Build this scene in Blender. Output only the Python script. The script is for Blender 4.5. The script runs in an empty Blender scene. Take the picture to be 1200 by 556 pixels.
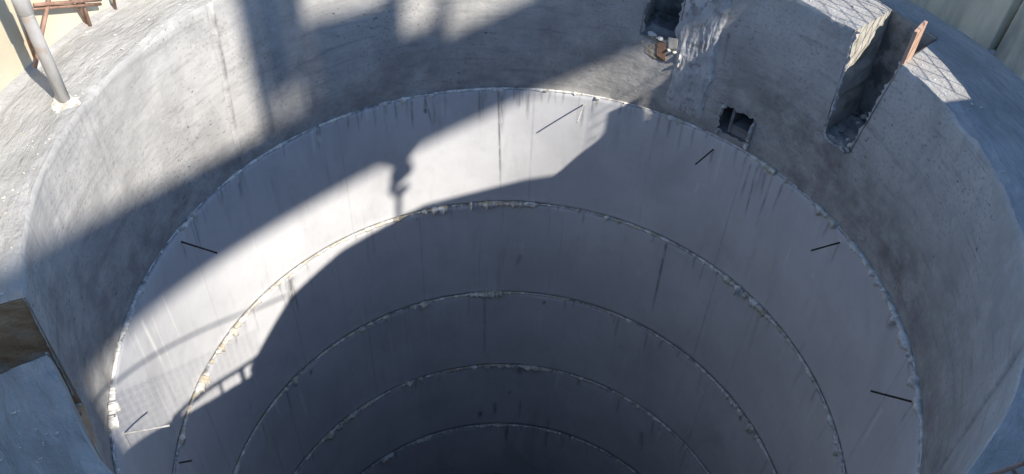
import bpy, math, random
import numpy as np
from mathutils import Vector, Matrix

random.seed(7); rng = np.random.default_rng(11)
sc = bpy.context.scene
COL = sc.collection
# ------------------------------------------------------------------ camera
R = 1.84                                   # shaft radius, metres; z = 0 is the top of the ledge
F, PITCH, ROLL = 956.0, 0.791, 0.044
CAM = np.array([-0.052, -2.51, 2.024])
cp, sp, cr_, sr_ = math.cos(PITCH), math.sin(PITCH), math.cos(ROLL), math.sin(ROLL)
FW = np.array([0, cp, -sp]); UP0 = np.array([0, sp, cp]); RT0 = np.array([1.0, 0, 0])
RT = cr_*RT0 + sr_*UP0; UP = -sr_*RT0 + cr_*UP0
cd = bpy.data.cameras.new('camera'); cam = bpy.data.objects.new('camera', cd); COL.objects.link(cam)
cd.sensor_width = 36; cd.lens = F/1200*36; cd.clip_start = .02; cd.clip_end = 5000
M = Matrix.Identity(4)
for i in range(3):
    M[i][0] = RT[i]; M[i][1] = UP[i]; M[i][2] = -FW[i]; M[i][3] = CAM[i]
cam.matrix_world = M
sc.camera = cam
# ------------------------------------------------------------------ light
SUN_AZ = math.radians(137.5-180)           # direction towards the sun, from +x
EL = math.radians(39.6)
S = np.array([math.cos(SUN_AZ)*math.cos(EL), math.sin(SUN_AZ)*math.cos(EL), math.sin(EL)])
w = bpy.data.worlds.new('World'); sc.world = w; w.use_nodes = True
nt = w.node_tree; bg = nt.nodes['Background']
sky = nt.nodes.new('ShaderNodeTexSky'); sky.sky_type = 'NISHITA'; sky.sun_disc = False
sky.sun_elevation = EL; sky.sun_rotation = math.radians(90) - SUN_AZ
sky.air_density = 1.0; sky.dust_density = 0.0; sky.ozone_density = 4.5
nt.links.new(sky.outputs[0], bg.inputs[0]); bg.inputs[1].default_value = 0.15
sd = bpy.data.lights.new('sun', 'SUN'); sun = bpy.data.objects.new('sun', sd); COL.objects.link(sun)
sd.energy = 4.8; sd.angle = math.radians(.53); sd.color = (1, .925, .83)
sun.rotation_euler = Vector(-S).to_track_quat('-Z', 'Y').to_euler()
sc.view_settings.view_transform = 'Standard'; sc.view_settings.look = 'None'
sc.view_settings.exposure = 0.63; sc.view_settings.gamma = 1.0
sc.render.resolution_x = 1024; sc.render.resolution_y = 474
# ------------------------------------------------------------------ helpers
def ray(x, y): return FW + (x-600)/F*RT - (y-278)/F*UP
def on_z(x, y, z=0.0):
    d = ray(x, y); return CAM + (z-CAM[2])/d[2]*d
def on_cyl(x, y, rad=R, cx=0.0):
    d = ray(x, y); ox = CAM[0]-cx
    a = d[0]**2+d[1]**2; b = 2*(ox*d[0]+CAM[1]*d[1]); c = ox**2+CAM[1]**2-rad**2
    return CAM + (-b+math.sqrt(max(0, b*b-4*a*c)))/(2*a)*d
def az_z(x, y):
    p = on_cyl(x, y); return math.degrees(math.atan2(p[1], p[0])), p[2]
def pol(r, az, z): return np.array([r*math.cos(math.radians(az)), r*math.sin(math.radians(az)), z])
S_H = np.array([math.cos(SUN_AZ), math.sin(SUN_AZ), 0]); U_H = np.array([-S_H[1], S_H[0], 0])
def suz(s, u, z): return S_H*s + U_H*u + np.array([0, 0, z])       # site axes: s toward the sun, u across, z up
def z_of(v, s): return (v + s*math.sin(EL))/math.cos(EL)

def vnoise(x, y, seed, px=None):
    xi = np.floor(x).astype(np.int64); yi = np.floor(y).astype(np.int64)
    fx = x-xi; fy = y-yi; fx = fx*fx*(3-2*fx); fy = fy*fy*(3-2*fy)
    def h(i, j):
        if px: i = i % px
        n = (i*374761393 + j*668265263 + seed*2147483 + 1013) & 0xffffffff
        n = ((n ^ (n >> 13))*1274126177) & 0xffffffff
        n = ((n ^ (n >> 16))*2246822519) & 0xffffffff
        return ((n ^ (n >> 15)) & 0xffff)/65535.0
    a, b, c, d = h(xi, yi), h(xi+1, yi), h(xi, yi+1), h(xi+1, yi+1)
    return (a*(1-fx)+b*fx)*(1-fy) + (c*(1-fx)+d*fx)*fy
def fbm(az, z, fa, fz, octv=4, seed=0):
    """az degrees, z metres; fa cells round the circle, fz cells per metre; about -1..1"""
    out = 0; amp = .5; t = np.asarray(az)/360.0; z = np.asarray(z)
    t, z = np.broadcast_arrays(t, z)
    for o in range(octv):
        out = out + amp*(2*vnoise(t*fa, z*fz+7.3*o, seed+o*17, fa)-1); fa *= 2; fz *= 2; amp *= .5
    return out
def ss(a, b, x):
    t = np.clip((x-a)/(b-a), 0, 1); return t*t*(3-2*t)

def link(o, parent=None):
    COL.objects.link(o)
    if parent is not None: o.parent = parent
    return o
def tag(o, label=None, cat=None, group=None, kind=None):
    if label: o['label'] = label
    if cat: o['category'] = cat
    if group: o['group'] = group
    if kind: o['kind'] = kind
    return o
def empty(name, loc=(0, 0, 0)):
    o = bpy.data.objects.new(name, None); o.empty_display_size = .1; COL.objects.link(o); o.location = loc; return o
def mesh(name, V, Fc, mat, parent=None, uv=None, attrs=None, smooth=True):
    me = bpy.data.meshes.new(name)
    V = np.asarray(V, float)
    if parent is not None:
        V = V - np.array(parent.matrix_basis.translation) - (np.array(parent.parent.matrix_basis.translation) if parent.parent else 0)
    if isinstance(Fc, np.ndarray):
        n = len(Fc); k = Fc.shape[1]
        me.vertices.add(len(V)); me.vertices.foreach_set('co', V.astype(np.float32).ravel())
        me.loops.add(n*k); me.loops.foreach_set('vertex_index', Fc.astype(np.int32).ravel())
        me.polygons.add(n); me.polygons.foreach_set('loop_start', np.arange(0, n*k, k, dtype=np.int32))
        me.update(calc_edges=True)
    else:
        me.from_pydata([tuple(v) for v in V], [], Fc)
    if uv is not None:
        l = me.uv_layers.new(name='uv'); idx = np.zeros(len(me.loops), np.int32); me.loops.foreach_get('vertex_index', idx)
        l.data.foreach_set('uv', np.asarray(uv, np.float32)[idx].ravel())
    for k, a in (attrs or {}).items():
        at = me.attributes.new(k, 'FLOAT', 'POINT'); at.data.foreach_set('value', np.asarray(a, np.float32).ravel())
    if smooth: me.polygons.foreach_set('use_smooth', np.ones(len(me.polygons), bool))
    me.validate(); me.update()
    me.materials.append(mat)
    o = bpy.data.objects.new(name, me)
    return link(o, parent)
def grid_faces(n, m, mask=None):
    """n rows x m columns of vertices, row major"""
    i = np.arange(n-1)[:, None]; j = np.arange(m-1)[None, :]
    a = i*m+j
    f = np.stack([a, a+1, a+m+1, a+m], -1)
    return f[mask] if mask is not None else f.reshape(-1, 4)
class MB:
    """collects shapes into one mesh"""
    def __init__(s): s.V = []; s.F = []
    def add(s, V, Fc):
        b = len(s.V); s.V += [np.asarray(v, float) for v in V]; s.F += [tuple(b+i for i in f) for f in Fc]
    def tube(s, pts, rad, n=10, cap=True):
        pts = [np.asarray(p, float) for p in pts]
        rads = rad if hasattr(rad, '__len__') else [rad]*len(pts)
        b = len(s.V)
        for i, p in enumerate(pts):
            t = pts[min(i+1, len(pts)-1)]-pts[max(i-1, 0)]; t /= np.linalg.norm(t)
            a = np.cross(t, [0, 0, 1.0]) if abs(t[2]) < .95 else np.cross(t, [1.0, 0, 0]); a /= np.linalg.norm(a); c = np.cross(t, a)
            for k in range(n):
                q = 2*math.pi*k/n; s.V.append(p + rads[i]*(a*math.cos(q)+c*math.sin(q)))
        for i in range(len(pts)-1):
            for k in range(n):
                s.F.append((b+i*n+k, b+i*n+(k+1) % n, b+(i+1)*n+(k+1) % n, b+(i+1)*n+k))
        if cap:
            s.F.append(tuple(b+k for k in range(n))[::-1]); s.F.append(tuple(b+(len(pts)-1)*n+k for k in range(n)))
    def hexa(s, P):   # eight corners: bottom four, top four
        s.add(P, [(3, 2, 1, 0), (4, 5, 6, 7), (0, 1, 5, 4), (1, 2, 6, 5), (2, 3, 7, 6), (3, 0, 4, 7)])
    def box_suz(s, s0, s1, u0, u1, z0, z1):
        s.hexa([suz(s0, u0, z0), suz(s1, u0, z0), suz(s1, u1, z0), suz(s0, u1, z0), suz(s0, u0, z1), suz(s1, u0, z1), suz(s1, u1, z1), suz(s0, u1, z1)])
    def build(s, name, mat, parent=None, smooth=False, bevel=0):
        o = mesh(name, s.V, s.F, mat, parent, smooth=smooth)
        if bevel:
            m = o.modifiers.new('bevel', 'BEVEL'); m.width = bevel; m.segments = 2; m.limit_method = 'ANGLE'
        return o
def lump(center, size, seed, sub=2, rough=.35):
    """an irregular lump; returns vertices and faces"""
    t = (1+5**.5)/2
    V = [np.array(v, float) for v in [(-1, t, 0), (1, t, 0), (-1, -t, 0), (1, -t, 0), (0, -1, t), (0, 1, t), (0, -1, -t), (0, 1, -t), (t, 0, -1), (t, 0, 1), (-t, 0, -1), (-t, 0, 1)]]
    V = [v/np.linalg.norm(v) for v in V]
    Fc = [(0, 11, 5), (0, 5, 1), (0, 1, 7), (0, 7, 10), (0, 10, 11), (1, 5, 9), (5, 11, 4), (11, 10, 2), (10, 7, 6), (7, 1, 8), (3, 9, 4), (3, 4, 2), (3, 2, 6), (3, 6, 8), (3, 8, 9), (4, 9, 5), (2, 4, 11), (6, 2, 10), (8, 6, 7), (9, 8, 1)]
    for _ in range(sub-1):
        mid = {}; nf = []
        def m(a, b):
            k = (min(a, b), max(a, b))
            if k not in mid: v = V[a]+V[b]; V.append(v/np.linalg.norm(v)); mid[k] = len(V)-1
            return mid[k]
        for a, b, c in Fc:
            x, y, z = m(a, b), m(b, c), m(c, a); nf += [(a, x, z), (b, y, x), (c, z, y), (x, y, z)]
        Fc = nf
    r = np.random.default_rng(seed)
    ph = r.uniform(0, 6.28, (4, 3)); k = r.uniform(1.2, 3.2, (4, 3))
    out = []
    for v in V:
        d = sum(math.sin(k[i] @ v*1.0 + ph[i][0]) for i in range(4))/4
        out.append(np.asarray(center) + v*np.asarray(size)*(1+rough*d+r.uniform(-.12, .12)*rough*2))
    return out, Fc

# ------------------------------------------------------------------ materials
def new_mat(name, rough=.85):
    m = bpy.data.materials.new(name); m.use_nodes = True; n = m.node_tree
    b = n.nodes['Principled BSDF']; b.inputs['Roughness'].default_value = rough
    b.inputs['Specular IOR Level'].default_value = .25
    return m, n, b
class NG:
    def __init__(s, n, uv='uv'):
        s.n = n
        s.uv = n.nodes.new('ShaderNodeUVMap'); s.uv.uv_map = uv
        s.tc = n.nodes.new('ShaderNodeTexCoord')
    def noise(s, scale, vec=None, detail=6, rough=.6, stretch=None, dist=0):
        t = s.n.nodes.new('ShaderNodeTexNoise'); t.inputs['Scale'].default_value = scale
        t.inputs['Detail'].default_value = detail; t.inputs['Roughness'].default_value = rough; t.inputs['Distortion'].default_value = dist
        v = vec or s.tc.outputs['Object']
        if stretch:
            mp = s.n.nodes.new('ShaderNodeMapping'); mp.inputs['Scale'].default_value = stretch
            s.n.links.new(v, mp.inputs['Vector']); v = mp.outputs[0]
        s.n.links.new(v, t.inputs['Vector']); return t.outputs['Fac']
    def ramp(s, x, lo, hi, a=0.0, b=1.0):
        t = s.n.nodes.new('ShaderNodeMapRange'); t.interpolation_type = 'SMOOTHSTEP'
        s.n.links.new(x, t.inputs[0])
        for k, q in zip((1, 2, 3, 4), (lo, hi, a, b)): t.inputs[k].default_value = q
        return t.outputs[0]
    def mix(s, fac, a, b):
        t = s.n.nodes.new('ShaderNodeMix'); t.data_type = 'RGBA'
        if isinstance(fac, (int, float)): t.inputs[0].default_value = fac
        else: s.n.links.new(fac, t.inputs[0])
        for i, q in ((6, a), (7, b)):
            if isinstance(q, tuple): t.inputs[i].default_value = (*q, 1)
            else: s.n.links.new(q, t.inputs[i])
        return t.outputs[2]
    def math(s, op, a, b=None):
        t = s.n.nodes.new('ShaderNodeMath'); t.operation = op
        for i, q in enumerate((a, b)):
            if q is None: continue
            if isinstance(q, (int, float)): t.inputs[i].default_value = q
            else: s.n.links.new(q, t.inputs[i])
        return t.outputs[0]
    def attr(s, name):
        t = s.n.nodes.new('ShaderNodeAttribute'); t.attribute_name = name; return t.outputs['Fac']
    def bump(s, h, strength, dist, bsdf):
        t = s.n.nodes.new('ShaderNodeBump'); t.inputs['Strength'].default_value = strength; t.inputs['Distance'].default_value = dist
        s.n.links.new(h, t.inputs['Height']); s.n.links.new(t.outputs[0], bsdf.inputs['Normal'])
def simple(name, c1, c2, scale=12, rough=.85, bump=.4, bd=.004, stretch=None, metal=0, c3=None, scale3=4):
    m, n, b = new_mat(name, rough); g = NG(n)
    f = g.ramp(g.noise(scale, stretch=stretch), .35, .65)
    c = g.mix(f, c1, c2)
    if c3: c = g.mix(g.ramp(g.noise(scale3, detail=8), .5, .62), c, c3)
    n.links.new(c, b.inputs['Base Color']); b.inputs['Metallic'].default_value = metal
    g.bump(g.noise(scale*4, detail=4, stretch=stretch), bump, bd, b)
    return m

def mat_collar():
    m, n, b = new_mat('rough_collar_concrete', .9); g = NG(n); uv = g.uv.outputs[0]
    c = g.mix(g.ramp(g.noise(2.2, uv, detail=8), .3, .7), (.35, .348, .338), (.475, .47, .455))
    c = g.mix(g.math('MULTIPLY', g.ramp(g.noise(5.5, uv, detail=9, rough=.7), .45, .68), .6), c, (.55, .54, .515))
    # horizontal board and trowel marks
    c = g.mix(g.math('MULTIPLY', g.ramp(g.noise(3.0, uv, detail=7, stretch=(1, 7, 1)), .52, .74), .5), c, (.20, .198, .19))
    # scattered small dark holes and specks
    sp_ = g.ramp(g.noise(30, uv, detail=3, stretch=(1, 1.7, 1)), .61, .69)
    c = g.mix(g.math('MULTIPLY', sp_, g.ramp(g.noise(1.7, uv, detail=4), .47, .63)), c, (.11, .108, .105))
    c = g.mix(g.math('MULTIPLY', g.math('MULTIPLY', g.ramp(g.noise(55, uv, detail=5), .5, .72), g.ramp(g.noise(2.3, uv, detail=5), .4, .62)), .6), c, (.16, .16, .155))
    # dragged diagonal trowel smears and pour lines
    c = g.mix(g.math('MULTIPLY', g.ramp(g.noise(4.2, uv, detail=8, rough=.65, stretch=(1.6, .55, 1), dist=1.2), .54, .74), .32), c, (.22, .22, .215))
    c = g.mix(g.math('MULTIPLY', g.ramp(g.noise(1.1, uv, detail=6, stretch=(.5, 9, 1)), .60, .68), .28), c, (.19, .188, .183))
    st = g.attr('stain_shade')
    c = g.mix(g.math('MULTIPLY', st, g.ramp(g.noise(6, uv, detail=9, rough=.72), .3, .68)), c, (.145, .137, .128))
    c = g.mix(g.attr('pale'), c, (.62, .61, .58))
    n.links.new(c, b.inputs['Base Color'])
    h = g.math('ADD', g.noise(30, uv, detail=8, rough=.7), g.math('MULTIPLY', g.noise(9, uv, detail=5, stretch=(1, 3, 1)), 1.2))
    g.bump(h, .55, .006, b); return m
def mat_ring():
    m, n, b = new_mat('smooth_ring_concrete', .8); g = NG(n); uv = g.uv.outputs[0]
    c = g.mix(g.ramp(g.noise(1.6, uv, detail=6), .3, .7), (.505, .515, .532), (.585, .595, .612))
    c = g.mix(g.math('MULTIPLY', g.ramp(g.noise(14, uv, detail=7, stretch=(1, .16, 1)), .52, .75), .35), c, (.41, .412, .42))
    c = g.mix(g.math('MULTIPLY', g.ramp(g.noise(7, uv, detail=6), .55, .78), .35), c, (.41, .408, .41))
    sp_ = g.math('MULTIPLY', g.ramp(g.noise(60, uv, detail=2), .72, .77), g.ramp(g.noise(2, uv), .45, .6))
    c = g.mix(sp_, c, (.16, .15, .145))
    c = g.mix(g.math('MULTIPLY', g.ramp(g.noise(48, uv, detail=2), .7, .76), g.ramp(g.noise(2.6, uv), .5, .65)), c, (.74, .73, .70))
    c = g.mix(g.math('MULTIPLY', g.ramp(g.noise(1.5, uv, detail=8, rough=.65, stretch=(1, .45, 1), dist=.8), .50, .72), .42), c, (.34, .345, .355))
    c = g.mix(g.math('MULTIPLY', g.ramp(g.noise(9, uv, detail=8, stretch=(1, .06, 1)), .58, .72), g.math('MULTIPLY', g.ramp(g.noise(1.3, uv), .45, .6), .5)), c, (.25, .248, .245))
    dm = g.math('MULTIPLY', g.attr('stain_shade'), g.ramp(g.noise(38, uv, detail=6, stretch=(1, .2, 1)), .28, .55))
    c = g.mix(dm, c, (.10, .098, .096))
    c = g.mix(g.attr('pale'), c, (.74, .73, .71))
    n.links.new(c, b.inputs['Base Color'])
    g.bump(g.math('ADD', g.noise(22, uv, detail=8), g.math('MULTIPLY', g.noise(5, uv, detail=3, stretch=(1, .4, 1)), 2.0)), .22, .004, b); return m
def mat_ledge():
    m, n, b = new_mat('ledge_mortar', .92); g = NG(n); uv = g.uv.outputs[0]
    c = g.mix(g.ramp(g.noise(4, uv, detail=8), .32, .68), (.36, .355, .34), (.46, .455, .435))
    c = g.mix(g.math('MULTIPLY', g.ramp(g.noise(7, uv, detail=9, rough=.7, stretch=(.7, 2.6, 1), dist=.6), .5, .68), .7), c, (.55, .545, .525))
    c = g.mix(g.math('MULTIPLY', g.ramp(g.noise(26, uv, detail=5), .6, .76), .4), c, (.24, .235, .225))
    c = g.mix(g.attr('pale'), c, (.55, .545, .53))
    n.links.new(c, b.inputs['Base Color'])
    h = g.math('ADD', g.noise(42, uv, detail=8, rough=.72), g.math('MULTIPLY', g.noise(9, uv, detail=6, stretch=(.7, 2.6, 1), dist=.6), 2.0))
    g.bump(h, .9, .012, b); return m
def mat_wall():
    m, n, b = new_mat('cream_render', .85); g = NG(n); uv = g.uv.outputs[0]
    c = g.mix(g.ramp(g.noise(3, uv, detail=7), .3, .7), (.53, .475, .345), (.60, .555, .43))
    gr = g.math('MULTIPLY', g.attr('grime'), g.ramp(g.noise(7, uv, detail=8, stretch=(1.6, .35, 1)), .3, .7))
    c = g.mix(gr, c, (.15, .162, .15))
    c = g.mix(g.math('MULTIPLY', g.ramp(g.noise(30, uv, detail=6), .6, .75), .3), c, (.42, .40, .34))
    n.links.new(c, b.inputs['Base Color']); g.bump(g.noise(30, uv, detail=7), .35, .005, b); return m
def mat_lip():
    m, n, b = new_mat('joint_mortar', .95); g = NG(n)
    c = g.mix(g.ramp(g.noise(22, detail=6), .35, .62), (.50, .485, .44), (.82, .81, .76))
    c = g.mix(g.math('MULTIPLY', g.attr('gold'), g.ramp(g.noise(16, detail=6), .42, .58)), c, (.40, .33, .20))
    c = g.mix(g.ramp(g.noise(30, detail=4), .66, .72), c, (.16, .15, .13))
    n.links.new(c, b.inputs['Base Color']); g.bump(g.noise(120, detail=5), .6, .004, b); return m
COLLAR, RING, LEDGE, WALL, LIP = mat_collar(), mat_ring(), mat_ledge(), mat_wall(), mat_lip()
WHITE_MORTAR = simple('white_mortar', (.55, .53, .48), (.74, .72, .66), 30, .95, .6, c3=(.42, .39, .33), scale3=14)
PLASTER = simple('smeared_mortar', (.40, .405, .41), (.55, .555, .56), 9, .92, .8, .008, c3=(.30, .30, .30), scale3=16)
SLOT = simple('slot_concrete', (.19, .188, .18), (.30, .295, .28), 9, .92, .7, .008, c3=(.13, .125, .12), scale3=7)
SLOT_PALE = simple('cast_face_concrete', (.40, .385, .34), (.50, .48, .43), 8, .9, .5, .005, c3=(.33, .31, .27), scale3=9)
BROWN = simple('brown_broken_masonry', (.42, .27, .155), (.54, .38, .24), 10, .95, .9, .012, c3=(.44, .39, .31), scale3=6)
PATCH = simple('brown_stained_masonry', (.15, .11, .08), (.24, .185, .14), 14, .95, .9, .010, c3=(.33, .30, .26), scale3=8)
EARTH = simple('earth', (.12, .095, .07), (.21, .17, .125), 7, .97, .9, .02, c3=(.26, .22, .17), scale3=3)
RUST = simple('rusty_bar', (.20, .105, .07), (.33, .20, .145), 30, .8, .4, .001, metal=.1)
RED_RUST = simple('red_primer_bar', (.25, .14, .10), (.35, .225, .17), 26, .7, .3, .001)
DARK_STEEL = simple('dark_pin_steel', (.045, .036, .032), (.09, .065, .05), 40, .7, .3, .001, metal=.3)
SUNLIT_PIN = simple('sunlit_pin_steel', (.36, .355, .345), (.48, .475, .465), 40, .9, .3, .001)  # pale copy of the pin steel, painting sunlight onto the two lit pins
POLE = simple('whitewashed_pipe', (.36, .35, .335), (.50, .49, .47), 14, .65, .3, .002, stretch=(1, 1, .25), c3=(.36, .30, .25), scale3=9)
WOOD = simple('timber', (.36, .22, .15), (.50, .34, .25), 16, .8, .6, .002, stretch=(1, 1, .12))
BRICKM = simple('broken_brick', (.20, .12, .085), (.29, .185, .13), 26, .95, .8, .004)
BOXM = simple('duct_steel', (.14, .14, .145), (.22, .22, .225), 12, .6, .3, .002)
YELLOW = simple('hoist_paint', (.45, .30, .04), (.52, .36, .06), 10, .55, .2, .002, c3=(.25, .14, .06), scale3=7)
BLUEP = simple('skip_paint', (.05, .10, .17), (.08, .14, .22), 10, .6, .3, .002, c3=(.18, .09, .05), scale3=6)
WIRE = simple('galvanised_wire', (.28, .28, .28), (.4, .4, .4), 30, .5, .1, .0005, metal=.6)
CABLE = simple('black_cable', (.02, .02, .02), (.04, .04, .04), 30, .6, .1, .0005)
GROUND = simple('trodden_site_earth', (.21, .185, .15), (.30, .27, .225), .9, .97, .7, .03, c3=(.36, .34, .30), scale3=.35)
FLOORM = simple('wet_shaft_floor', (.06, .055, .05), (.10, .09, .08), 3, .5, .6, .02)

# ------------------------------------------------------------------ shaft: rings below the collar
ZJ = [-1.022-k for k in range(9)]          # joint heights; ring k spans ZJ[k] .. ZJ[k+1]
A0, A1 = -90.0, 270.0
def streaks(az, z, items, wob=0.0, seed=0):
    """items: (az0, z0, az1, z1, half width m, strength): soft strokes down the wall"""
    out = np.zeros(np.broadcast(az, z).shape)
    for a0, z0, a1, z1, hw, stg in items:
        t = np.clip((z-z0)/(z1-z0 if abs(z1-z0) > 1e-6 else 1e-6), -.2, 1.2)
        c = a0+(a1-a0)*t
        d = np.abs((az-c+180) % 360-180)*math.pi/180*R
        e = np.exp(-(d/hw)**2)*ss(-.04, .02, t)*(1-ss(.55, 1.05, t))
        out = np.maximum(out, e*stg)
    return np.clip(out, 0, 1)
def px_streak(x0, y0, x1, y1, hw, stg):
    a, z = az_z(x0, y0); c, d = az_z(x1, y1); return (a, z, c, d, hw, stg)
rs = random.Random(5)
stain_px = {0: [px_streak(887, 197, 870, 262, .005, .8), px_streak(905, 207, 884, 270, .006, .7), px_streak(917, 216, 903, 252, .004, .6), px_streak(880, 193, 866, 236, .006, .6), px_streak(897, 203, 889, 236, .012, .45),
                px_streak(584, 109, 587, 232, .006, .95), px_streak(588, 112, 588, 160, .012, .5), px_streak(482, 118, 484, 152, .006, .7), px_streak(498, 116, 507, 148, .006, .8), px_streak(498, 127, 499, 134, .014, .9),
                px_streak(695, 118, 693, 140, .006, .6), px_streak(1052, 372, 1038, 384, .03, .55), px_streak(1066, 420, 1064, 440, .02, .5), px_streak(1077, 480, 1074, 540, .012, .7), px_streak(280, 215, 284, 235, .01, .5)],
         1: [px_streak(781, 286, 762, 372, .008, .9), px_streak(340, 326, 343, 360, .03, .8), px_streak(343, 330, 352, 372, .006, .7), px_streak(610, 300, 604, 314, .02, .4), px_streak(216, 480, 214, 540, .006, .4)],
         2: [px_streak(568, 345, 568, 428, .01, .5), px_streak(638, 352, 637, 358, .012, .9), px_streak(868, 488, 867, 494, .012, .9), px_streak(365, 434, 364, 440, .012, .9)],
         3: [px_streak(580, 474, 580, 488, .014, 1), px_streak(563, 484, 563, 492, .02, .9), px_streak(608, 430, 610, 440, .025, .8), px_streak(609, 470, 609, 494, .008, .7), px_streak(597, 458, 597, 462, .012, .9), px_streak(774, 500, 773, 506, .012, .9), px_streak(752, 508, 750, 530, .02, .5)],
         4: [px_streak(594, 500, 593, 520, .012, 1)]}
pale_px = {0: [px_streak(165, 376, 196, 434, .012, .8), px_streak(157, 392, 176, 432, .006, .6), px_streak(178, 372, 208, 440, .006, .4), px_streak(147, 470, 146, 520, .008, .5), px_streak(142, 512, 205, 490, .006, .0), px_streak(372, 160, 376, 168, .01, .7), px_streak(213, 268, 216, 290, .02, .5)]}
for _ in range(90):
    a = rs.uniform(20, 165); z = ZJ[0]-.01; L = rs.choice([.04, .07, .1, .16, .26]); stain_px[0].append((a, z, a+rs.uniform(-.4, .4), z-L, rs.uniform(.003, .009), rs.uniform(.2, .65)))
for k in range(1, 7):
    for _ in range(46):
        a = rs.uniform(-20, 200); z = ZJ[k]-.01; L = rs.choice([.03, .05, .08, .14, .3]); stain_px.setdefault(k, []).append((a, z, a+rs.uniform(-.4, .4), z-L, rs.uniform(.003, .010), rs.uniform(.2, .6)))
for k in range(7):
    for _ in range(7):
        a = rs.uniform(-20, 200); stain_px[k].append((a, ZJ[k]-.02, a+rs.uniform(-.5, .5), ZJ[k]-1.5, rs.uniform(.003, .006), rs.uniform(.15, .4)))
    for _ in range(16):
        a = rs.uniform(-20, 200); z = ZJ[k]-rs.choice([.01, .01, .2, .4]); pale_px.setdefault(k, []).append((a, z, a+rs.uniform(-.5, .5), z-rs.choice([.05, .1, .2, .4]), rs.uniform(.003, .010), rs.uniform(.2, .55)))
for x, y in ((684, 123), (836, 175), (984, 284), (1070, 472), (212, 283), (145, 508)):
    a, z = az_z(x, y); stain_px[0].append((a, z+.01, a, z-rs.uniform(.1, .2), .007, .55)); pale_px[0].append((a, z+.022, a, z-.012, .016, .6))
ring_words = [('smooth pale concrete lining ring with steel pins, joined to the rough collar', None),
              ('lining ring below the pinned ring, with one dark slanting seam', None),
              ('third lining ring down, shaded grey with a faint seam on its far side', None),
              ('fourth lining ring down, dark with small black drips on its far side', None),
              ('fifth lining ring down, dark blue grey near the bottom of view', None),
              ('sixth lining ring down, only its joint line shows', None),
              ('seventh lining ring down, deep in the dark of the shaft', None),
              ('eighth lining ring, resting on the shaft floor', None)]
def r_top(az, k): return R - .004 + .003*fbm(az, 0*az, 12, 1, 3, 40+k)
def make_ring(k):
    zt, zb = ZJ[k], ZJ[k+1]
    n_az = 1800 if k == 0 else (1260 if k < 3 else 720)
    nz = 60 if k == 0 else (44 if k < 3 else 24)
    root = empty('lining_ring', (0, 0, zb))
    tag(root, ring_words[k][0], 'shaft ring', 'concrete lining rings of the shaft')
    az = np.linspace(A0, A1, n_az+1)
    tz = np.linspace(0, 1, nz)
    AZ, TZ = np.meshgrid(az, tz)
    edge = .005*fbm(az, 0*az, 180, 1, 3, 70+k)
    Z = (zt+edge)*(1-TZ)+zb*TZ
    rr = r_top(AZ, k) + .020*TZ + .004*fbm(AZ, Z, 10, 1.2, 3, 3+k) + .0016*fbm(AZ, Z, 60, 6, 3, 30+k)
    rr = rr + .010*np.exp(-(TZ/.012)**2)                 # worn top arris
    st = streaks(AZ, Z, stain_px.get(k, [])); st[0] = .9; pl = streaks(AZ, Z, pale_px.get(k, []))  # top row darkened to paint the shadow line above the lip
    rows_r = np.concatenate([np.full((1, n_az+1), 2.02), rr, np.full((2, n_az+1), 2.02)]); rows_z = np.concatenate([Z[:1]-.004, Z, Z[-1:], Z[:1]-.004])
    AZf = np.concatenate([AZ[:1], AZ, AZ[:1], AZ[:1]])
    pad = lambda q: np.concatenate([q[:1], q, q[:1]*0, q[:1]*0])
    a = np.radians(AZf)
    V = np.stack([rows_r*np.cos(a), rows_r*np.sin(a), rows_z], -1).reshape(-1, 3)
    uv = np.stack([a*R, rows_z], -1).reshape(-1, 2)
    mesh('ring_wall', V, grid_faces(nz+3, n_az+1), RING, root, uv, {'stain_shade': pad(st), 'pale': pad(pl)})
    # ragged mortar squeezed out along the joint on top of this ring
    n2 = 5400 if k < 3 else 2700
    az = np.linspace(A0, A1, n2+1); z0 = az*0
    n1 = fbm(az, z0, 70, 1, 5, 100+k); nf = fbm(az, z0, 900, 1, 3, 200+k); nd = fbm(az, z0, 380, 1, 4, 300+k)
    body = (.45+.9*ss(-.1, .35, fbm(az, z0, 34, 1, 3, 400+k)))*ss(-.20, .26, 1.2*n1+.6*nd+(.16 if k == 0 else .20))
    rt_ = r_top(az, k)
    fat = 1.4 if k == 0 else 1.9
    r_in = rt_ + .008 - body*(.009+.008*np.clip(nd+.25, 0, 1)+.005*nf)*fat
    top = zt + .001 + body*(.003+.006*np.clip(nd+.2, 0, 1)+.003*nf)*fat
    bot = zt - .006 - body*(.003+.030*np.clip(nd-.02, 0, 1)**1.3 + .008*np.clip(nf, 0, 1))*fat
    prof_r = np.stack([rt_+.020, rt_+.014, r_in+.003, r_in, r_in+.002, rt_+.012])
    prof_z = np.stack([top-.010, top, top-.001, (top*.6+bot*.4), bot+.002, bot-.004])
    a = np.radians(az)[None, :]
    V = np.stack([prof_r*np.cos(a), prof_r*np.sin(a), prof_z], -1).reshape(-1, 3)
    gold = np.broadcast_to(np.clip((.1 if k == 0 else .55)+.7*fbm(az, z0, 14, 1, 2, 9+k), 0, 1)[None], prof_r.shape)
    mesh('mortar_lip', V, grid_faces(6, n2+1), LIP, root, None, {'gold': gold}, smooth=False)
    return root
rings = [make_ring(k) for k in range(8)]
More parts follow.
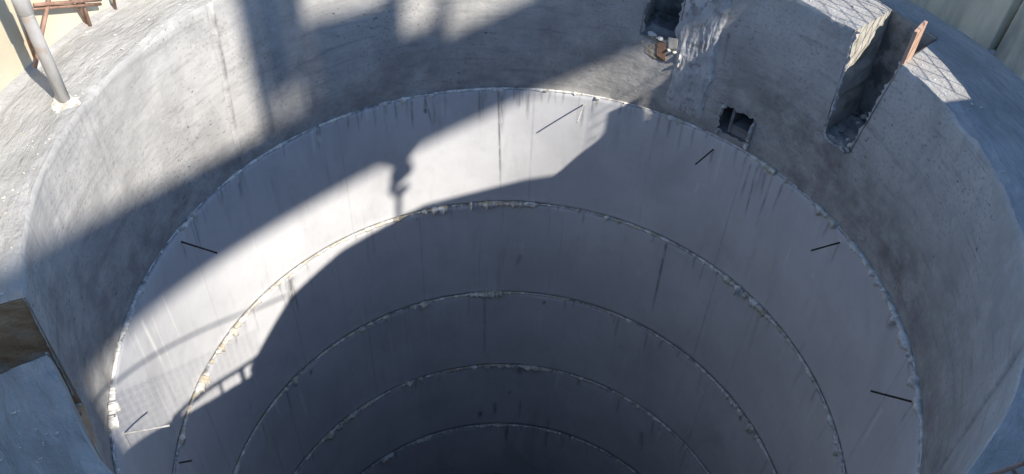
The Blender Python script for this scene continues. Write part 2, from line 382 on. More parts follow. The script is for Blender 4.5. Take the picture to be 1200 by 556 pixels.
# pins: short bars cast into the rings, sticking out toward the axis
for k, x, y, L in [(0, 684, 123, .19), (0, 836, 175, .19), (0, 984, 284, .185), (0, 1070, 472, .185), (0, 212, 283, .215), (0, 145, 508, .19), (1, 208, 543, .07)]:
    a, z = az_z(x, y); mb = MB(); zz = z+rs.uniform(-.004, .004)
    mb.tube([pol(R+.03, a, zz), pol(R-L, a+rs.uniform(-.6, .6), zz+rs.uniform(-.012, .006))], .0049, 8)
    p = mb.build('pin', SUNLIT_PIN if x in (684, 145) else DARK_STEEL, rings[k], True)
    if x in (684, 145): p['label'] = 'pin painted pale to look sunlit'
# white splashes and chips on the first joint
for i, (x, y, sx) in enumerate([(587, 108, .022), (580, 109, .02), (1035, 352, .03), (1037, 358, .022), (215, 266, .028), (221, 258, .02), (700, 117, .016), (505, 114, .018), (640, 109, .014), (1077, 470, .02)]):
    a, z = az_z(x, y); V, Fc = lump((0, 0, 0), (sx*.5, sx, sx*.6), 50+i, 2, .5)
    ca, sa = math.cos(math.radians(a)), math.sin(math.radians(a)); P = pol(R-.008, a, ZJ[0]-.004)
    V = [P+np.array([v[0]*ca-v[1]*sa, v[0]*sa+v[1]*ca, v[2]]) for v in V]
    mesh('mortar_lump', V, Fc, WHITE_MORTAR, rings[0], smooth=False)

# ------------------------------------------------------------------ collar
RIM = R*.988
SHIFT_A = np.array([-180, 20, 22.7, 32.3, 36, 180.]); SHIFT_D = np.array([0, 0, 3.4, 1.4, 0, 0.])   # parallel sides of the bearing slot, degrees over the ledge width
OPEN = {'slot': (22.7, 32.3, -.60), 'upper_slot': (62.4, 69.4, -.52), 'notch': (208.8, 217.3, -.60)}
HATCH = (44.3, 51.9, -.985, -.78)
WCX = .045; RW = 2.2                       # outer wall: circle slightly off centre
def r_wall(az):
    a = np.radians(az); return WCX*np.cos(a)+np.sqrt(RW**2-(WCX*np.sin(a))**2)
def snap(arr, vals):
    for v in vals: arr[np.argmin(np.abs(arr-v))] = v
    return arr
caz = snap(np.linspace(A0, A1, 1441), [q for o in OPEN.values() for q in o[:2]]+list(HATCH[:2]))
crow = snap(np.linspace(0, -1.03, 64), [-.60, -.52, -.78, -.985])
def rim_r(az): return RIM - .032*ss(216.3, 217.2, az)*(1-ss(221, 231, az)) + .006*fbm(az, az*0, 30, 1, 4, 600) + .007*np.clip(fbm(az, az*0, 220, 1, 3, 601), 0, 1)
def rim_z(az): return .007*fbm(az, az*0, 80, 1, 4, 602) - .030*np.clip(fbm(az, az*0, 160, 1, 3, 603)-.12, 0, 1)
def collar_r(AZ, Z):
    t = np.clip(-Z/1.022, 0, 1)
    r = rim_r(AZ)*(1-t)+(R+.012)*t
    r = r + .007*fbm(AZ, Z, 9, 1.5, 3, 610) + .0035*fbm(AZ, Z, 70, 9, 4, 611)
    r = r + .006*np.exp(-(Z/.010)**2)
    # mortar bead of the pour joint on the left
    c = 147.7+1.15*t + .25*fbm(AZ*0, Z, 4, 6, 3, 612)
    d = (AZ-c)*math.pi/180*R
    r = r - .009*np.exp(-(d/.009)**2)*ss(-.1, .25, fbm(AZ*0+3, Z, 4, 9, 3, 613)+.15) + .008*np.exp(-((d-.016)/.008)**2)
    # crack on the right
    d2 = (AZ-(-28.2-2*(t-.1)))*math.pi/180*R
    r = r + .022*np.exp(-(d2/.012)**2)*ss(.02, .1, t)
    return r
collar = empty('concrete_collar', (0, 0, -1.022))
tag(collar, 'rough stained concrete collar with cut slots, topmost band of the shaft', 'shaft collar')
AZ, Z = np.meshgrid(caz, crow)
CR = collar_r(AZ, Z)
mid_a = (caz[:-1]+caz[1:])/2; mid_z = (crow[:-1]+crow[1:])/2
MA, MZ = np.meshgrid(mid_a, mid_z)
keep = np.ones(MA.shape, bool)
for a0, a1, zb in OPEN.values(): keep &= ~((MA > a0) & (MA < a1) & (MZ > zb))
keep &= ~((MA > HATCH[0]) & (MA < HATCH[1]) & (MZ > HATCH[2]) & (MZ < HATCH[3]))
# ragged edges of the openings
jit = np.zeros(AZ.shape); AZ2 = AZ.copy(); Z2 = Z.copy()
nA = np.abs(fbm(AZ, Z, 260, 34, 3, 620)); nZ = np.abs(fbm(AZ, Z, 260, 34, 3, 621))
for a0, a1, zb, zt in [(*o, .1) for o in OPEN.values()]+[(HATCH[0], HATCH[1], HATCH[2], HATCH[3])]:
    inz = ss(zb-.03, zb, Z)*(1-ss(zt, zt+.03, Z)); ina = ss(a0-1, a0, AZ)*(1-ss(a1, a1+1, AZ))
    w0 = np.exp(-((AZ-a0)*math.pi/180*R/.012)**2)*inz; w1 = np.exp(-((AZ-a1)*math.pi/180*R/.012)**2)*inz
    AZ2 += (w0-w1)*(.12+1.6*nA)
    Z2 += ina*(.004+.045*nZ)*(np.exp(-((Z-zb)/.014)**2)-np.exp(-((Z-zt)/.014)**2))
    jit = np.maximum(jit, np.maximum(w0, w1))
Z2 = Z2 + np.exp(-(Z/.02)**2)*rim_z(AZ)
CR = CR + jit*.003
TAPER = np.interp((AZ+180) % 360-180, [-180, 14, 22.7, 32.3, 37, 180], [0, 0, 2.9, -.7, 0, 0])
AZ2 = AZ2+TAPER*np.clip(-Z/.60, 0, 1)*(1-ss(.62, .85, -Z))
a = np.radians(AZ2)
stain_shade = np.clip(1.0*ss(.1, .9, -Z+.45*fbm(AZ, Z, 14, 2, 4, 630)-.18)*.62, 0, 1)
stain_shade = np.maximum(stain_shade, .8*ss(.35, .0, np.abs(-Z-.78+(AZ-20)*.006))*ss(-25, 5, AZ)*(1-ss(40, 52, AZ)))
stain_shade = np.maximum(stain_shade, .55*ss(.0, .35, fbm(AZ, Z, 16, 2.5, 4, 633))*ss(150, 175, AZ))
extra = [px_streak(855, 38, 846, 86, .008, 1), px_streak(247, 15, 285, 192, .010, 1), px_streak(1192, 425, 1095, 560, .016, 1), px_streak(318, 60, 330, 120, .04, .5), px_streak(838, 60, 830, 130, .02, .6), px_streak(756, 10, 752, 44, .01, .7)]
stain_shade = np.maximum(stain_shade, streaks(AZ, Z, extra))
dbead = (AZ-(147.7+1.15*np.clip(-Z, 0, 1)))*math.pi/180*R
pale = .55*np.exp(-(dbead/.012)**2)*ss(-.05, .2, fbm(AZ, Z, 60, 9, 3, 613))
pale = np.maximum(pale, .3*np.exp(-((Z+.01)/.02)**2)*ss(-.1, .3, fbm(AZ, Z, 60, 6, 3, 640)))
V = np.stack([CR*np.cos(a), CR*np.sin(a), Z2], -1).reshape(-1, 3)
uv = np.stack([a*R, Z2], -1).reshape(-1, 2)
mesh('collar_wall', V, grid_faces(len(crow), len(caz), keep), COLLAR, collar, uv, {'stain_shade': stain_shade, 'pale': pale})
# ledge round the top
nr = 30
T = np.linspace(0, 1, nr)
AZl, TT = np.meshgrid(caz, T)
rin = rim_r(AZl)+.006+.007*fbm(AZl, 0*AZl, 9, 1.5, 3, 610)+.0035*fbm(AZl, 0*AZl, 70, 9, 4, 611)
rout = r_wall(AZl)+.03
RL = rin*(1-TT)+rout*TT
SH = np.interp((AZl+180) % 360-180, SHIFT_A, SHIFT_D)*np.clip((RL-RIM)/(2.14-RIM), 0, 1)
AZs = AZl+SH
ZL = rim_z(AZl)*np.exp(-(TT/.06)**2) + (.010*fbm(AZl, RL, 40, 7, 4, 650)+.004*fbm(AZl, RL, 160, 26, 3, 651))*ss(0, .12, TT) + .030*ss(.80, 1.0, TT)
ZL = ZL+.005*ss(.02, .1, TT)*(1-ss(.1, .3, TT))*ss(-.1, .3, fbm(AZl, 0*AZl, 30, 1, 3, 652))
mt = (RL[:-1, :-1]+RL[1:, 1:])/2; ma = (AZl[:-1, :-1]+AZl[1:, 1:])/2
keep = np.ones(mt.shape, bool)
for a0, a1, zb in OPEN.values(): keep &= ~((ma > a0) & (ma < a1) & (mt < 2.135))
a = np.radians(AZs)
pale = .45*np.exp(-(TT/.14)**2)*ss(-.05, .3, fbm(AZl, RL, 90, 14, 3, 660))
mesh('ledge', np.stack([RL*np.cos(a), RL*np.sin(a), ZL], -1).reshape(-1, 3), grid_faces(nr, len(caz), keep), LEDGE, collar, np.stack([np.radians(AZl)*R, RL], -1).reshape(-1, 2), {'pale': pale})

def patch(name, P, mat, parent, n=14, m=14, amp=.006, seed=0):
    """a rough four-cornered face (corners in order round it)"""
    P = [np.asarray(p, float) for p in P]
    s, t = np.meshgrid(np.linspace(0, 1, m), np.linspace(0, 1, n))
    X = sum(wt[..., None]*p for wt, p in zip(((1-s)*(1-t), s*(1-t), s*t, (1-s)*t), P))
    nrm = np.cross(P[1]-P[0], P[3]-P[0]); nrm /= np.linalg.norm(nrm)
    lw, lh = np.linalg.norm(P[1]-P[0]), np.linalg.norm(P[3]-P[0])
    d = amp*fbm(s*lw*40, t*lh, 40, 22, 4, 700+seed)*np.clip(np.minimum(np.minimum(s, 1-s), np.minimum(t, 1-t))*8, .15, 1)
    X = X + d[..., None]*nrm
    return mesh(name, X.reshape(-1, 3), grid_faces(n, m), mat, parent)
def cut(name, a0, a1, zb, back, sh0, sh1, side0, side1, floor, backm, seed, tp=(0, 0), rise=0.0):
    """the inside of a slot cut through collar and ledge"""
    f0, f1 = collar_r(np.array([a0]), np.array([zb]))[0], collar_r(np.array([a1]), np.array([zb]))[0]
    r0, r1 = collar_r(np.array([a0]), np.array([0.]))[0]-.006, collar_r(np.array([a1]), np.array([0.]))[0]-.006
    f0 -= .006; f1 -= .006
    A, B, C_, D = pol(f0, a0+tp[0], zb), pol(f1, a1+tp[1], zb), pol(back, a1+sh1+tp[1], zb+rise), pol(back, a0+sh0+tp[0], zb+rise)
    UC, UD = pol(back, a1+sh1, .004), pol(back, a0+sh0, .004)
    root = mesh_root = empty(name, (0, 0, 0)); root.parent = collar; root.location = (0, 0, 0)
    root.matrix_basis = Matrix.Identity(4)
    patch('side_face', [A, D, UD, pol(r0, a0, .0)], side0, root, 30, 24, .016, seed)
    patch('side_face', [B, C_, UC, pol(r1, a1, .0)], side1, root, 30, 24, .016, seed+1)
    patch('floor_face', [A, B, C_, D], floor, root, 26, 26, .07, seed+2)
    patch('back_face', [D, C_, UC, UD], backm, root, 30, 24, .016, seed+3)
    return root
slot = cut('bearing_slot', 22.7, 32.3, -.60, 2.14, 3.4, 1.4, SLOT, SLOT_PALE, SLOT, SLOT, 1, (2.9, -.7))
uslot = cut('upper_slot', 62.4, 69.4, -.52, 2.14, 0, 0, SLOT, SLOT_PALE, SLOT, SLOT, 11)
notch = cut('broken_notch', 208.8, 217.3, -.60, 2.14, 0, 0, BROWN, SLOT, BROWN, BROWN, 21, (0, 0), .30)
# the hatch: a square hole low in the collar with a steel duct mouth inside
hatch = empty('square_hatch'); hatch.parent = collar
a0, a1, z0, z1 = HATCH
def cr1(a_, z_): return collar_r(np.array([a_]), np.array([z_]))[0]+.004
q = [pol(cr1(a0, z0), a0, z0), pol(cr1(a1, z0), a1, z0), pol(cr1(a1, z1), a1, z1), pol(cr1(a0, z1), a0, z1)]
e = [pol(2.15, a0+.8, z0+.01), pol(2.15, a1-.8, z0+.01), pol(2.15, a1-.8, z1), pol(2.15, a0+.8, z1)]
for i in range(4): patch('reveal_face', [q[i], q[(i+1) % 4], e[(i+1) % 4], e[i]], SLOT, hatch, 10, 10, .012, 40+i)
patch('back_face', e, SLOT, hatch, 8, 8, .01, 45)
def on_hatch(fa, fz, r): return pol(r, a1+(a0-a1)*fa, z1+(z0-z1)*fz)
mb = MB()
def bar(fa0, fz0, fa1, fz1, r0, r1):
    P = []
    for r_ in (r0, r1): P += [on_hatch(fa0, fz1, r_), on_hatch(fa1, fz1, r_), on_hatch(fa1, fz0, r_), on_hatch(fa0, fz0, r_)]
    mb.hexa(P)
bar(.30, .05, .38, .95, 1.865, 1.97); bar(.38, .62, .86, .95, 1.87, 1.99); bar(.86, .05, .93, .95, 1.865, 1.97); bar(.38, .0, .86, .06, 1.87, 1.97)
mb.build('duct_frame', BOXM, hatch, bevel=.004)
def lumps_at(name, pts, mat, parent, seed, rr=R):
    for i, (x, y, sx, sz) in enumerate(pts):
        aa, zz = az_z(x, y); P = on_cyl(x, y, rr-.004)
        V, Fc = lump((0, 0, 0), (.018, sx, sz), seed+i, 2, .5)
        ca, sa = math.cos(math.radians(aa)), math.sin(math.radians(aa))
        mesh(name, [P+np.array([v[0]*ca-v[1]*sa, v[0]*sa+v[1]*ca, v[2]]) for v in V], Fc, mat, parent, smooth=False)
lumps_at('mortar_lump', [(849, 125, .018, .012), (845, 131, .007, .028), (840, 155, .007, .020), (880, 152, .007, .035), (877, 163, .010, .03), (874, 172, .014, .022), (883, 147, .006, .02)], WHITE_MORTAR, hatch, 800)
# smeared mortar band beside the upper slot
def band(name, aL, aR, zt, zb, thick, seed, mat, top_w=1.0):
    n, m = 90, 60
    s, t = np.meshgrid(np.linspace(0, 1, m), np.linspace(0, 1, n))
    zz = zt+(zb-zt)*t
    wob = .9*fbm(t*40, t*0+seed, 40, 1, 4, 810+seed)
    aa = aL+(aR-aL)*s+wob*(2*np.abs(s-.5))+.4*fbm(s*90, t*6, 60, 3, 3, 815+seed)
    edge = np.clip(np.minimum(s, 1-s)*5, 0, 1)*np.clip((1-t)*9, 0, 1)
    nn = fbm(s*90, zz, 40, 5, 4, 820+seed)
    h = ss(.0, .7, edge+.2*nn-.05)*thick*(1+.35*nn)+.005*fbm(s*90, zz, 90, 22, 4, 830+seed)*ss(0, .3, edge)-.006*(1-ss(0, .25, edge))
    rr = collar_r(aa, zz)-h
    ar = np.radians(aa)
    mesh(name, np.stack([rr*np.cos(ar), rr*np.sin(ar), zz], -1).reshape(-1, 3), grid_faces(n, m), mat, collar)
band('mortar_band', 54.2, 62.6, -.004, -.985, .011, 1, PLASTER)
# broken masonry under the upper slot
def collar_piece(name, poly_px, mat, parent, proud=.02, back=.03, seed=0, smooth=False):
    """a flat broken piece set into the collar: outline in pixels, real thickness"""
    mb = MB(); r_ = np.random.default_rng(seed)
    fr = [on_cyl(x, y, R-proud) for x, y in poly_px]; ba = [on_cyl(x, y, R+back) for x, y in poly_px]
    n = len(fr); mb.add(fr+ba, [tuple(range(n))]+[(i, i+n, (i+1) % n+n, (i+1) % n) for i in range(n)])
    return mb.build(name, mat, parent, smooth, .003)
collar_piece('brown_patch', [(752, 50), (757, 44), (768, 42), (776, 48), (780, 62), (778, 72), (766, 69), (756, 62)], PATCH, collar, .004)
collar_piece('brick_fragment', [(770, 50), (781, 49), (780, 73), (769, 65)], BRICKM, collar, .010)
collar_piece('mortar_chunk', [(783, 44), (795, 46), (793, 58), (783, 58)], SLOT_PALE, collar, .014)
lumps_at('mortar_lump', [(752, 47, .018, .012), (764, 40, .026, .010), (773, 45, .02, .008), (784, 58, .012, .008), (797, 66, .007, .022), (795, 76, .007, .014), (791, 61, .014, .008)], WHITE_MORTAR, collar, 840)
# lumps in the slots
def clods(name, pts, mat, parent, seed):
    for i, (p, sz) in enumerate(pts):
        V, Fc = lump(p, sz, seed+i, 2, .5); mesh(name, V, Fc, mat, parent, smooth=False)
clods('mortar_lump', [(on_z(1012, 137, -.58), (.018, .02, .016)), (on_z(1007, 145, -.58), (.018, .014, .014)), (on_z(995, 172, -.59), (.010, .014, .025)), (on_z(993, 165, -.59), (.014, .012, .014)), (on_z(1016, 131, -.57), (.012, .014, .012))], WHITE_MORTAR, slot, 860)
pts = [(1001, 42), (996, 62), (990, 84), (983, 104), (976, 128), (969, 146), (966, 156), (970, 164), (978, 170), (986, 174), (991, 180)]
fine = []
for (x0, y0), (x1, y1) in zip(pts[:-1], pts[1:]):
    for q in range(6): fine.append(on_cyl(x0+(x1-x0)*q/6+rs.uniform(-.7, .7), y0+(y1-y0)*q/6, R-.008))
mb = MB(); mb.tube(fine, [rs.uniform(.004, .010) for _ in fine], 7); mb.build('mortar_edge', PLASTER, slot)
clods('rubble_lump', [(on_z(985, 150, -.595), (.035, .03, .014)), (on_z(1000, 155, -.595), (.03, .035, .014)), (on_z(1022, 115, -.59), (.035, .03, .016)), (on_z(978, 150, -.60), (.02, .02, .012))], SLOT, slot, 880)
clods('mortar_lump', [(on_z(90, 474, -.59), (.018, .014, .012))], WHITE_MORTAR, notch, 890)
clods('rubble_lump', [(on_z(60, 430, -.55), (.06, .05, .03)), (on_z(48, 400, -.5), (.05, .04, .04)), (on_z(76, 452, -.57), (.04, .04, .03))], BROWN, notch, 895)
# a sleeve of ragged white along the foot of the collar (thin shadow gap sits behind it)

# ------------------------------------------------------------------ crumbs lying on the ledge
mb = MB(); rr_ = random.Random(3)
for i in range(360):
    az_ = rr_.uniform(95, 235) if i < 260 else rr_.uniform(-60, 95)
    t = min(1, abs(rr_.gauss(0, .28))) if rr_.random() < .75 else rr_.random()
    if any(a0-1 < az_ < a1+2 for a0, a1, _ in OPEN.values()): continue
    r_ = RIM+.025+t*(r_wall(np.array([az_]))[0]-RIM-.05)
    sz = rr_.choice([.002, .0025, .003, .003, .004, .006])
    V, Fc = lump(pol(r_, az_, sz*.3+.004), (sz*rr_.uniform(.7, 1.5), sz*rr_.uniform(.7, 1.5), sz*.6), i, 1, .5); mb.add(V, Fc)
tag(mb.build('mortar_crumbs', WHITE_MORTAR), 'pale mortar crumbs scattered along the ledge', 'crumbs', kind='stuff')

# ------------------------------------------------------------------ outer wall round the ledge
wall = empty('curved_wall', (0, 0, -.05))
tag(wall, 'cream rendered curved wall standing round the ledge', 'wall')
def wall_panel(a0, a1, top0, top1, grime, seed, lean=0.0):
    n = max(8, int((a1-a0)*3)); rows = 24
    az = np.linspace(a0+.12, a1-.12, n); t = np.linspace(0, 1, rows)
    AZ, TZ = np.meshgrid(az, t)
    top = top0+(top1-top0)*(AZ-a0)/(a1-a0)+.006*fbm(AZ, AZ*0, 120, 1, 3, 900+seed)
    Zw = -.05+(top+.05)*TZ
    rw = r_wall(AZ)+.005*fbm(AZ, Zw, 40, 4, 4, 910+seed)+.008*TZ
    a = np.radians(AZ)
    rO = np.concatenate([rw, (r_wall(AZ)+.12)[-1:], (r_wall(AZ)+.12)[:1], rw[:1]]); zO = np.concatenate([Zw, Zw[-1:], Zw[:1], Zw[:1]]); aO = np.concatenate([a, a[:1], a[:1], a[:1]])
    g_ = np.clip(grime*(1.15-.55*TZ)+.35*fbm(AZ, Zw, 40, 1.0, 3, 920+seed), 0, 1)
    g_ = np.concatenate([g_, g_[:1], g_[:1], g_[:1]])
    V = np.stack([rO*np.cos(aO), rO*np.sin(aO), zO], -1).reshape(-1, 3)
    b = len(V); m = n
    Fc = [tuple(f) for f in grid_faces(rows+3, n)]
    Fc += [tuple(i*m for i in range(rows+2)), tuple(i*m+m-1 for i in range(rows+2))[::-1]]
    mesh('panel', V, Fc, WALL, wall, np.stack([aO*RW, zO], -1).reshape(-1, 2), {'grime': g_})
for a0, a1, t0, t1, gm in [(-12, 20.1, .40, .385, .8), (20.9, 46, .305, .30, .62), (46, 100, .32, .45, .5), (100, 146, .5, .55, .2), (146, 200, .62, .62, .06), (200, 236, .62, .60, .2), (236, 262, .63, .63, .4), (262, 303, .61, .60, .4), (303, 348, .5, .42, .4)]:
    wall_panel(a0, a1, t0, t1, gm, int(a0) % 97)

# ------------------------------------------------------------------ ground
def ground():
    az = np.linspace(A0, A1, 181); rs_ = np.array([2.30, 2.45, 2.8, 3.5, 5, 8, 14, 30, 80, 300, 1500, 4000.])
    AZ, RR = np.meshgrid(az, rs_); a = np.radians(AZ)
    Zg = .23+.02*fbm(AZ, RR, 24, 1.2, 3, 950)*np.clip(RR-2.4, 0, 1)
    o = mesh('ground', np.stack([RR*np.cos(a), RR*np.sin(a), Zg], -1).reshape(-1, 3), grid_faces(len(rs_), 181), GROUND)
    tag(o, 'bare trodden earth of the site round the shaft', 'ground', kind='structure')
ground()
az = np.linspace(0, 360, 65)[:-1]; V = [pol(2.0, q, ZJ[8]-.0) for q in az]+[pol(2.0, q, ZJ[8]-.3) for q in az]
o = mesh('shaft_floor', V, [tuple(range(64)), tuple(range(64, 128))[::-1]]+[(i, i+64, (i+1) % 64+64, (i+1) % 64) for i in range(64)], FLOORM, smooth=False)
tag(o, 'dark wet floor at the bottom of the shaft', 'floor', kind='structure')

# ------------------------------------------------------------------ pipe and rebar on the left ledge
pb = on_z(77, 121)
pole = empty('standing_pipe', tuple(pb)); tag(pole, 'whitewashed vertical pipe standing on the ledge by the cream wall', 'pipe')
mb = MB(); mb.tube([pb+np.array([0, 0, -.02]), pb+np.array([-.004, .004, .30]), pb+np.array([-.006, .006, 1.45])], [.0235, .024, .024], 24); mb.build('pipe_shaft', POLE, pole, True)
mb = MB(); mb.tube([pb+np.array([-.005, .005, z]) for z in (.40, .405, .52, .525)], [.0245, .029, .030, .0245], 24, False); mb.build('coupling', POLE, pole, True)
V, Fc = lump(pb+np.array([0, 0, -.002]), (.058, .055, .022), 5, 3, .4); mesh('mortar_foot', V, Fc, WHITE_MORTAR, pole, smooth=False)
def near_wall(x, y, gap): return on_cyl(x, y, RW-gap, WCX)
rail = empty('rebar_railing', tuple(on_z(105, 33))); tag(rail, 'reddish rebar railing tied together beside the whitewashed pipe', 'railing')
def rod(name, p, q, rad, mat, parent, bend=0):
    mb = MB(); m = (p+q)/2+np.array([0, 0, bend]); mb.tube([p, m, q], rad, 8); return mb.build(name, mat, parent, True)
def ext(p, q, k): return q+(q-p)*k
pA, pB = near_wall(40, 10, .05), near_wall(118, 5, .05)
rod('rail_bar', pA+(pA-pB)*.02, pB, .0075, RED_RUST, rail); pA2, pB2 = near_wall(40, 6, .066), near_wall(118, 0, .066)
rod('rail_bar', pA2, pB2, .0075, RED_RUST, rail)
f = on_z(106, 32); t_ = near_wall(94, -6, .045); rod('post_bar', f-np.array([0, 0, .01]), ext(f, t_, 1.2), .0085, RED_RUST, rail)
f2 = on_z(103, 30); t_ = near_wall(87, -3, .05); rod('post_bar', f2-np.array([0, 0, .01]), ext(f2, t_, .8), .006, RED_RUST, rail)
f = near_wall(49, 40, .07); t_ = near_wall(58, -4, .055); rod('post_bar', f+(f-t_)*.9, ext(f, t_, .9), .0085, RED_RUST, rail)
f = on_z(42, 73); t_ = near_wall(33, 38, .045); rod('post_bar', f-np.array([0, 0, .01]), ext(f, t_, 2.6), .0075, RED_RUST, rail)
f = on_z(39, 70); t_ = near_wall(30, 34, .03); rod('post_bar', f-np.array([0, 0, .01]), ext(f, t_, 1.6), .006, RED_RUST, rail)
f = on_z(135, 11); t_ = near_wall(133, 0, .04); rod('post_bar', f-np.array([0, 0, .01]), ext(f, t_, 8), .0075, RED_RUST, rail)
# rebar frame on the near right ledge, its corner just in view
p, q = on_z(1150, 561.5, .3), on_z(1215, 537.5, .3); d = (q-p)/np.linalg.norm(q-p)
rail2 = empty('rebar_barrier', tuple(p*np.array([1, 1, 0]))); tag(rail2, 'thin reddish rebar frame beside the cracked side of the collar', 'rebar')
rod('rail_bar', p-d*.05, q+d*.32, .0055, RED_RUST, rail2)
e_ = q+d*.06; rod('post_bar', e_-np.array([-.04, .02, .32]), e_+np.array([0, 0, .02]), .0055, RED_RUST, rail2)
m_ = on_z(1186, 549, .3); rod('tie_bar', m_, on_z(1206, 556, .25)+np.array([.06, 0, -.12]), .0045, RED_RUST, rail2)
rod('post_bar', np.array([p[0]*1.06, p[1]*1.06, -.01])-d*.05, p-d*.05, .0055, RED_RUST, rail2)

# ------------------------------------------------------------------ timber stake at the slot
sb = on_z(1057, 75, 0)
mb = MB()
P = []
for z, k in ((-.10, 1), (.165, .94)):
    for i, j in ((0, -1), (1, -1), (1, 1), (0, 1)): P.append(sb+U_H*(.092*i*k)+S_H*(.009*j)+np.array([0, 0, z+(.02*i if z > 0 else 0)]))
mb.hexa(P)
o = mb.build('timber_stake', WOOD, None, False, .002); tag(o, 'short split timber stake standing at the corner of the bearing slot', 'stake')

# ------------------------------------------------------------------ unseen things beside the shaft (they cast the shade)
# added skip, its outline shaped to cast shade, on the sunward side
sk = empty('shade_skip', tuple(suz(2.9, .5, .23))); tag(sk, 'added, unseen skip-shaped shade caster on the sunward side of the shaft', 'shade caster')
s0, s1 = 2.56, 3.5
prof = [(-.74, -.80), (-.27, -.52), (.18, -.425), (.81, -.425), (1.39, -.575), (1.62, -.67)]
mb = MB()
top_z = [z_of(v, s0)-.03 for _, v in prof]
us = [u for u, _ in prof]
P = [suz(s0, u, z) for u, z in zip(us, top_z)]+[suz(s0, 1.62, .30), suz(s0, -.62, .30)]
Q = [suz(s1, u, z) for u, z in zip(us, top_z)]+[suz(s1, 1.62, .30), suz(s1, -.62, .30)]
n = len(P); mb.add(P+Q, [tuple(range(n)), tuple(range(n, 2*n))[::-1]]+[(i, i+n, (i+1) % n+n, (i+1) % n) for i in range(n)])
body = mb.build('shade_skip_body', BLUEP, sk, bevel=.01)
for u in (-.5, .5, 1.4):
    mb = MB(); mb.box_suz(s0-.03, s0-.004, u-.03, u+.03, .30, max(.5, np.interp(u, us, top_z)-.08)); mb.build('rib', BLUEP, sk)
for u in (-.4, 1.3):
    mb = MB(); mb.box_suz(s0+.05, s1-.05, u-.06, u+.06, .225, .30); mb.build('skid', BLUEP, sk)
for i in range(64):
    u = rr_.uniform(-.6, 1.5); s_ = s0+abs(rr_.gauss(0, .3))+.03; s_ = min(s_, s1-.05); sz = rr_.choice([.03, .03, .04, .06]) if .3 < u < .9 else .025
    V, Fc = lump(suz(s_, u, np.interp(u, us, top_z)+sz*.1-.02), (sz*1.2, sz*1.2, sz*.8), 1200+i, 2, .45); mesh('shade_clod', V, Fc, EARTH, sk)
# hoist gantry: box girder across, hook hanging
SG = 4.3; ST = 9.5
gan = empty('hoist_gantry', tuple(suz(SG, 0, .23))); tag(gan, 'yellow hoist gantry spanning beside the shaft with a hanging hook', 'hoist')
mb = MB(); mb.box_suz(SG, SG+.16, -2.3, 2.75, z_of(.035, SG+.16), z_of(.40, SG)); mb.build('girder', YELLOW, gan, bevel=.01)
for u0, u1 in ((-2.25, -1.68), (2.45, 2.75)):  # left leg made extra wide to add shade on the near-left ledge
    mb = MB(); mb.box_suz(SG+.01, SG+.15, u0, u1, .22, z_of(.05, SG+.16)); mb.build('leg', YELLOW, gan, bevel=.01)
tow = empty('shade_tower', tuple(suz(ST, .6, .23))); tag(tow, 'added, unseen tower-shaped shade caster behind the yellow gantry', 'winch tower')  # tower invented for the soft shadows; its strips and housing shape the shade
mb = MB(); mb.box_suz(ST, ST+.4, -2.4, 2.4, z_of(.2, ST), z_of(.50, ST)); mb.build('shade_beam', RUST, tow, bevel=.01)
for u0, u1 in ((-2.75, -2.4), (2.4, 2.75)):
    mb = MB(); mb.box_suz(ST, ST+.4, u0, u1, .22, z_of(.50, ST)); mb.build('leg', RUST, tow, bevel=.01)
for u0, u1 in ((-.19, -.115), (-.097, -.05), (-.032, .015), (.033, .08), (.098, .19)):
    mb = MB(); mb.box_suz(ST, ST+.3, u0, u1, z_of(.505, ST), z_of(1.7, ST)); mb.build('shade_strip', RUST, tow, bevel=.01)
mb = MB(); mb.box_suz(ST+.32, ST+.40, -.112, .095, z_of(.90, ST), z_of(1.7, ST)); mb.build('shade_web', RUST, tow)
prof = [(.195, .505), (.195, .93), (.66, .85), (.70, .66), (.94, .62), (.98, .53), (1.40, .51), (1.40, 1.7), (2.1, 1.7), (2.1, .505)]
mb = MB(); P = [suz(ST+.03, u, z_of(v, ST+.03)) for u, v in prof]; Q = [suz(ST+.30, u, z_of(v, ST+.03)) for u, v in prof]
n = len(P); mb.add(P+Q, [tuple(range(n)), tuple(range(n, 2*n))[::-1]]+[(i, i+n, (i+1) % n+n, (i+1) % n) for i in range(n)]); mb.build('shade_housing', RUST, tow, bevel=.01)
for u0, u1 in ((.66, .75), (.92, .99)):
    mb = MB(); mb.box_suz(ST+.05, ST+.2, u0, u1, z_of(.62, ST), z_of(1.7, ST)); mb.build('post', RUST, tow, bevel=.01)
hk = empty('hook_block'); hk.parent = gan
mb = MB(); zc = lambda v: z_of(v, SG+.08)
w_ = [(.17, .06), (.15, .03), (.085, -.04), (.05, -.08), (.042, -.10)]
P = []
for hw, v in w_: P += [suz(SG+.08-hw*.5, .66-hw, zc(v)), suz(SG+.08+hw*.5, .66-hw, zc(v)), suz(SG+.08+hw*.5, .66+hw, zc(v)), suz(SG+.08-hw*.5, .66+hw, zc(v))]
Fc = [(0, 1, 2, 3), (16, 19, 18, 17)]+[(i*4+k, i*4+(k+1) % 4, i*4+4+(k+1) % 4, i*4+4+k) for i in range(4) for k in range(4)]
mb.add(P, Fc); mb.build('pulley_block', DARK_STEEL, hk)
V, Fc = lump(suz(SG+.08, .668, zc(-.135)), (.075, .075, .085), 4, 3, .2); mesh('swivel_ball', V, Fc, DARK_STEEL, hk)
pts = [suz(SG+.08, .655+.055*math.cos(t), zc(-.225)+.06*math.sin(t)) for t in np.linspace(1.4, 5.6, 12)]
mb = MB(); mb.tube(pts, .030, 8); mb.build('hook', DARK_STEEL, hk, True)
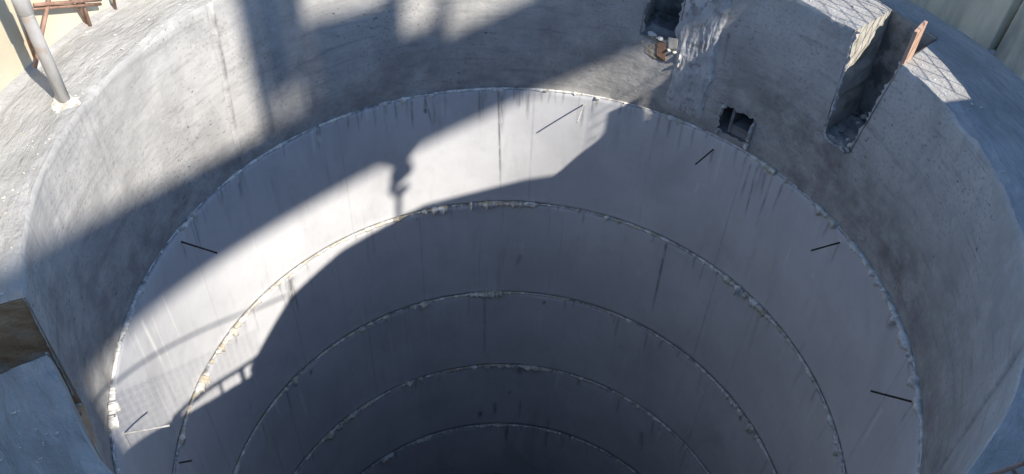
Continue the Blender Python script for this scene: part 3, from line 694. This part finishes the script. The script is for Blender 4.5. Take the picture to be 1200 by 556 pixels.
mb = MB(); mb.tube([suz(SG+.08, .64, zc(-.26)), suz(SG+.08, .625, zc(-.50))], .022, 8); mb.build('sling', DARK_STEEL, hk, True)

# wire mesh on the wall tops
def fence(name, label, a0, a1, base, top, gap, step, rad, group=None):
    root = empty(name, tuple(pol(2.3, (a0+a1)/2, base))); tag(root, label, 'mesh fence', 'wire mesh on the wall')
    rr = lambda q: r_wall(np.array([q]))[0]+gap
    mb = MB(); da = math.degrees(step/2.25); q = a0
    while q <= a1:
        mb.tube([pol(rr(q), q, base(q) if callable(base) else base), pol(rr(q), q, top)], rad, 4); q += da
    z = base+.01
    arc = np.linspace(a0, a1, max(3, int((a1-a0)/3)))
    while z <= top:
        mb.tube([pol(rr(x)+.004, x, z) for x in arc], rad, 4); z += step
    mb.build('wire_mesh', WIRE, root, True)['kind'] = 'stuff'
    for x in np.linspace(a0, a1, max(2, int((a1-a0)/14)+1)):
        mb = MB(); mb.tube([pol(rr(x)+.012, x, base-.06), pol(rr(x)+.012, x, base+.0 if name == 'x' else top*.0+base+.02)], .008, 6); mb.build('foot_clip', WIRE, root)
    return root
fence('mesh_fence', 'wire mesh fence on the near wall under a black cable', -96, -58, .63, 1.06, .05, .055, .0022)
fence('mesh_fence', 'wire mesh fence on the wall opposite the whitewashed pipe', 2, 20, .40, 1.0, .05, .10, .0032)
fence('mesh_fence', 'wire mesh fence on the low wall panel behind the timber stake', 21, 40, .31, 1.0, .05, .10, .0032)
# hand rail on the near wall
hr = empty('hand_rail', tuple(pol(2.28, -72, .56))); tag(hr, 'short flat steel hand rail standing on the near wall', 'hand rail')
def sp_uv(u, v, rad=2.27):
    s = math.sqrt(rad**2-u*u); return suz(s, u, z_of(v, s))
mb = MB()
pts = [sp_uv(u, v) for u, v in ((-1.36, -.645), (-1.12, -.685), (-.82, -.765), (-.62, -.80))]
mb.tube(pts, .017, 8); mb.build('rail', RUST, hr, True)
for u, v, rd in ((-1.36, -.645, .016), (-.985, -.72, .014), (-.80, -.77, .02)):
    p = sp_uv(u, v); mb = MB(); mb.tube([np.array([p[0], p[1], .54]), p], rd, 8); mb.build('post', RUST, hr, True)
# slack cable from the gantry leg to the added skip
cb = [(-1.95, -.10), (-1.75, -.13), (-1.59, -.17), (-1.31, -.245), (-.89, -.365), (-.62, -.445), (-.5, -.48), (-.30, -.525)]
mb = MB(); mb.tube([sp_uv(u, v, 2.62) for u, v in cb], .008, 8)
tag(mb.build('slack_cable', CABLE, None, True), 'black cable hanging slack from the gantry leg to the added skip', 'cable')
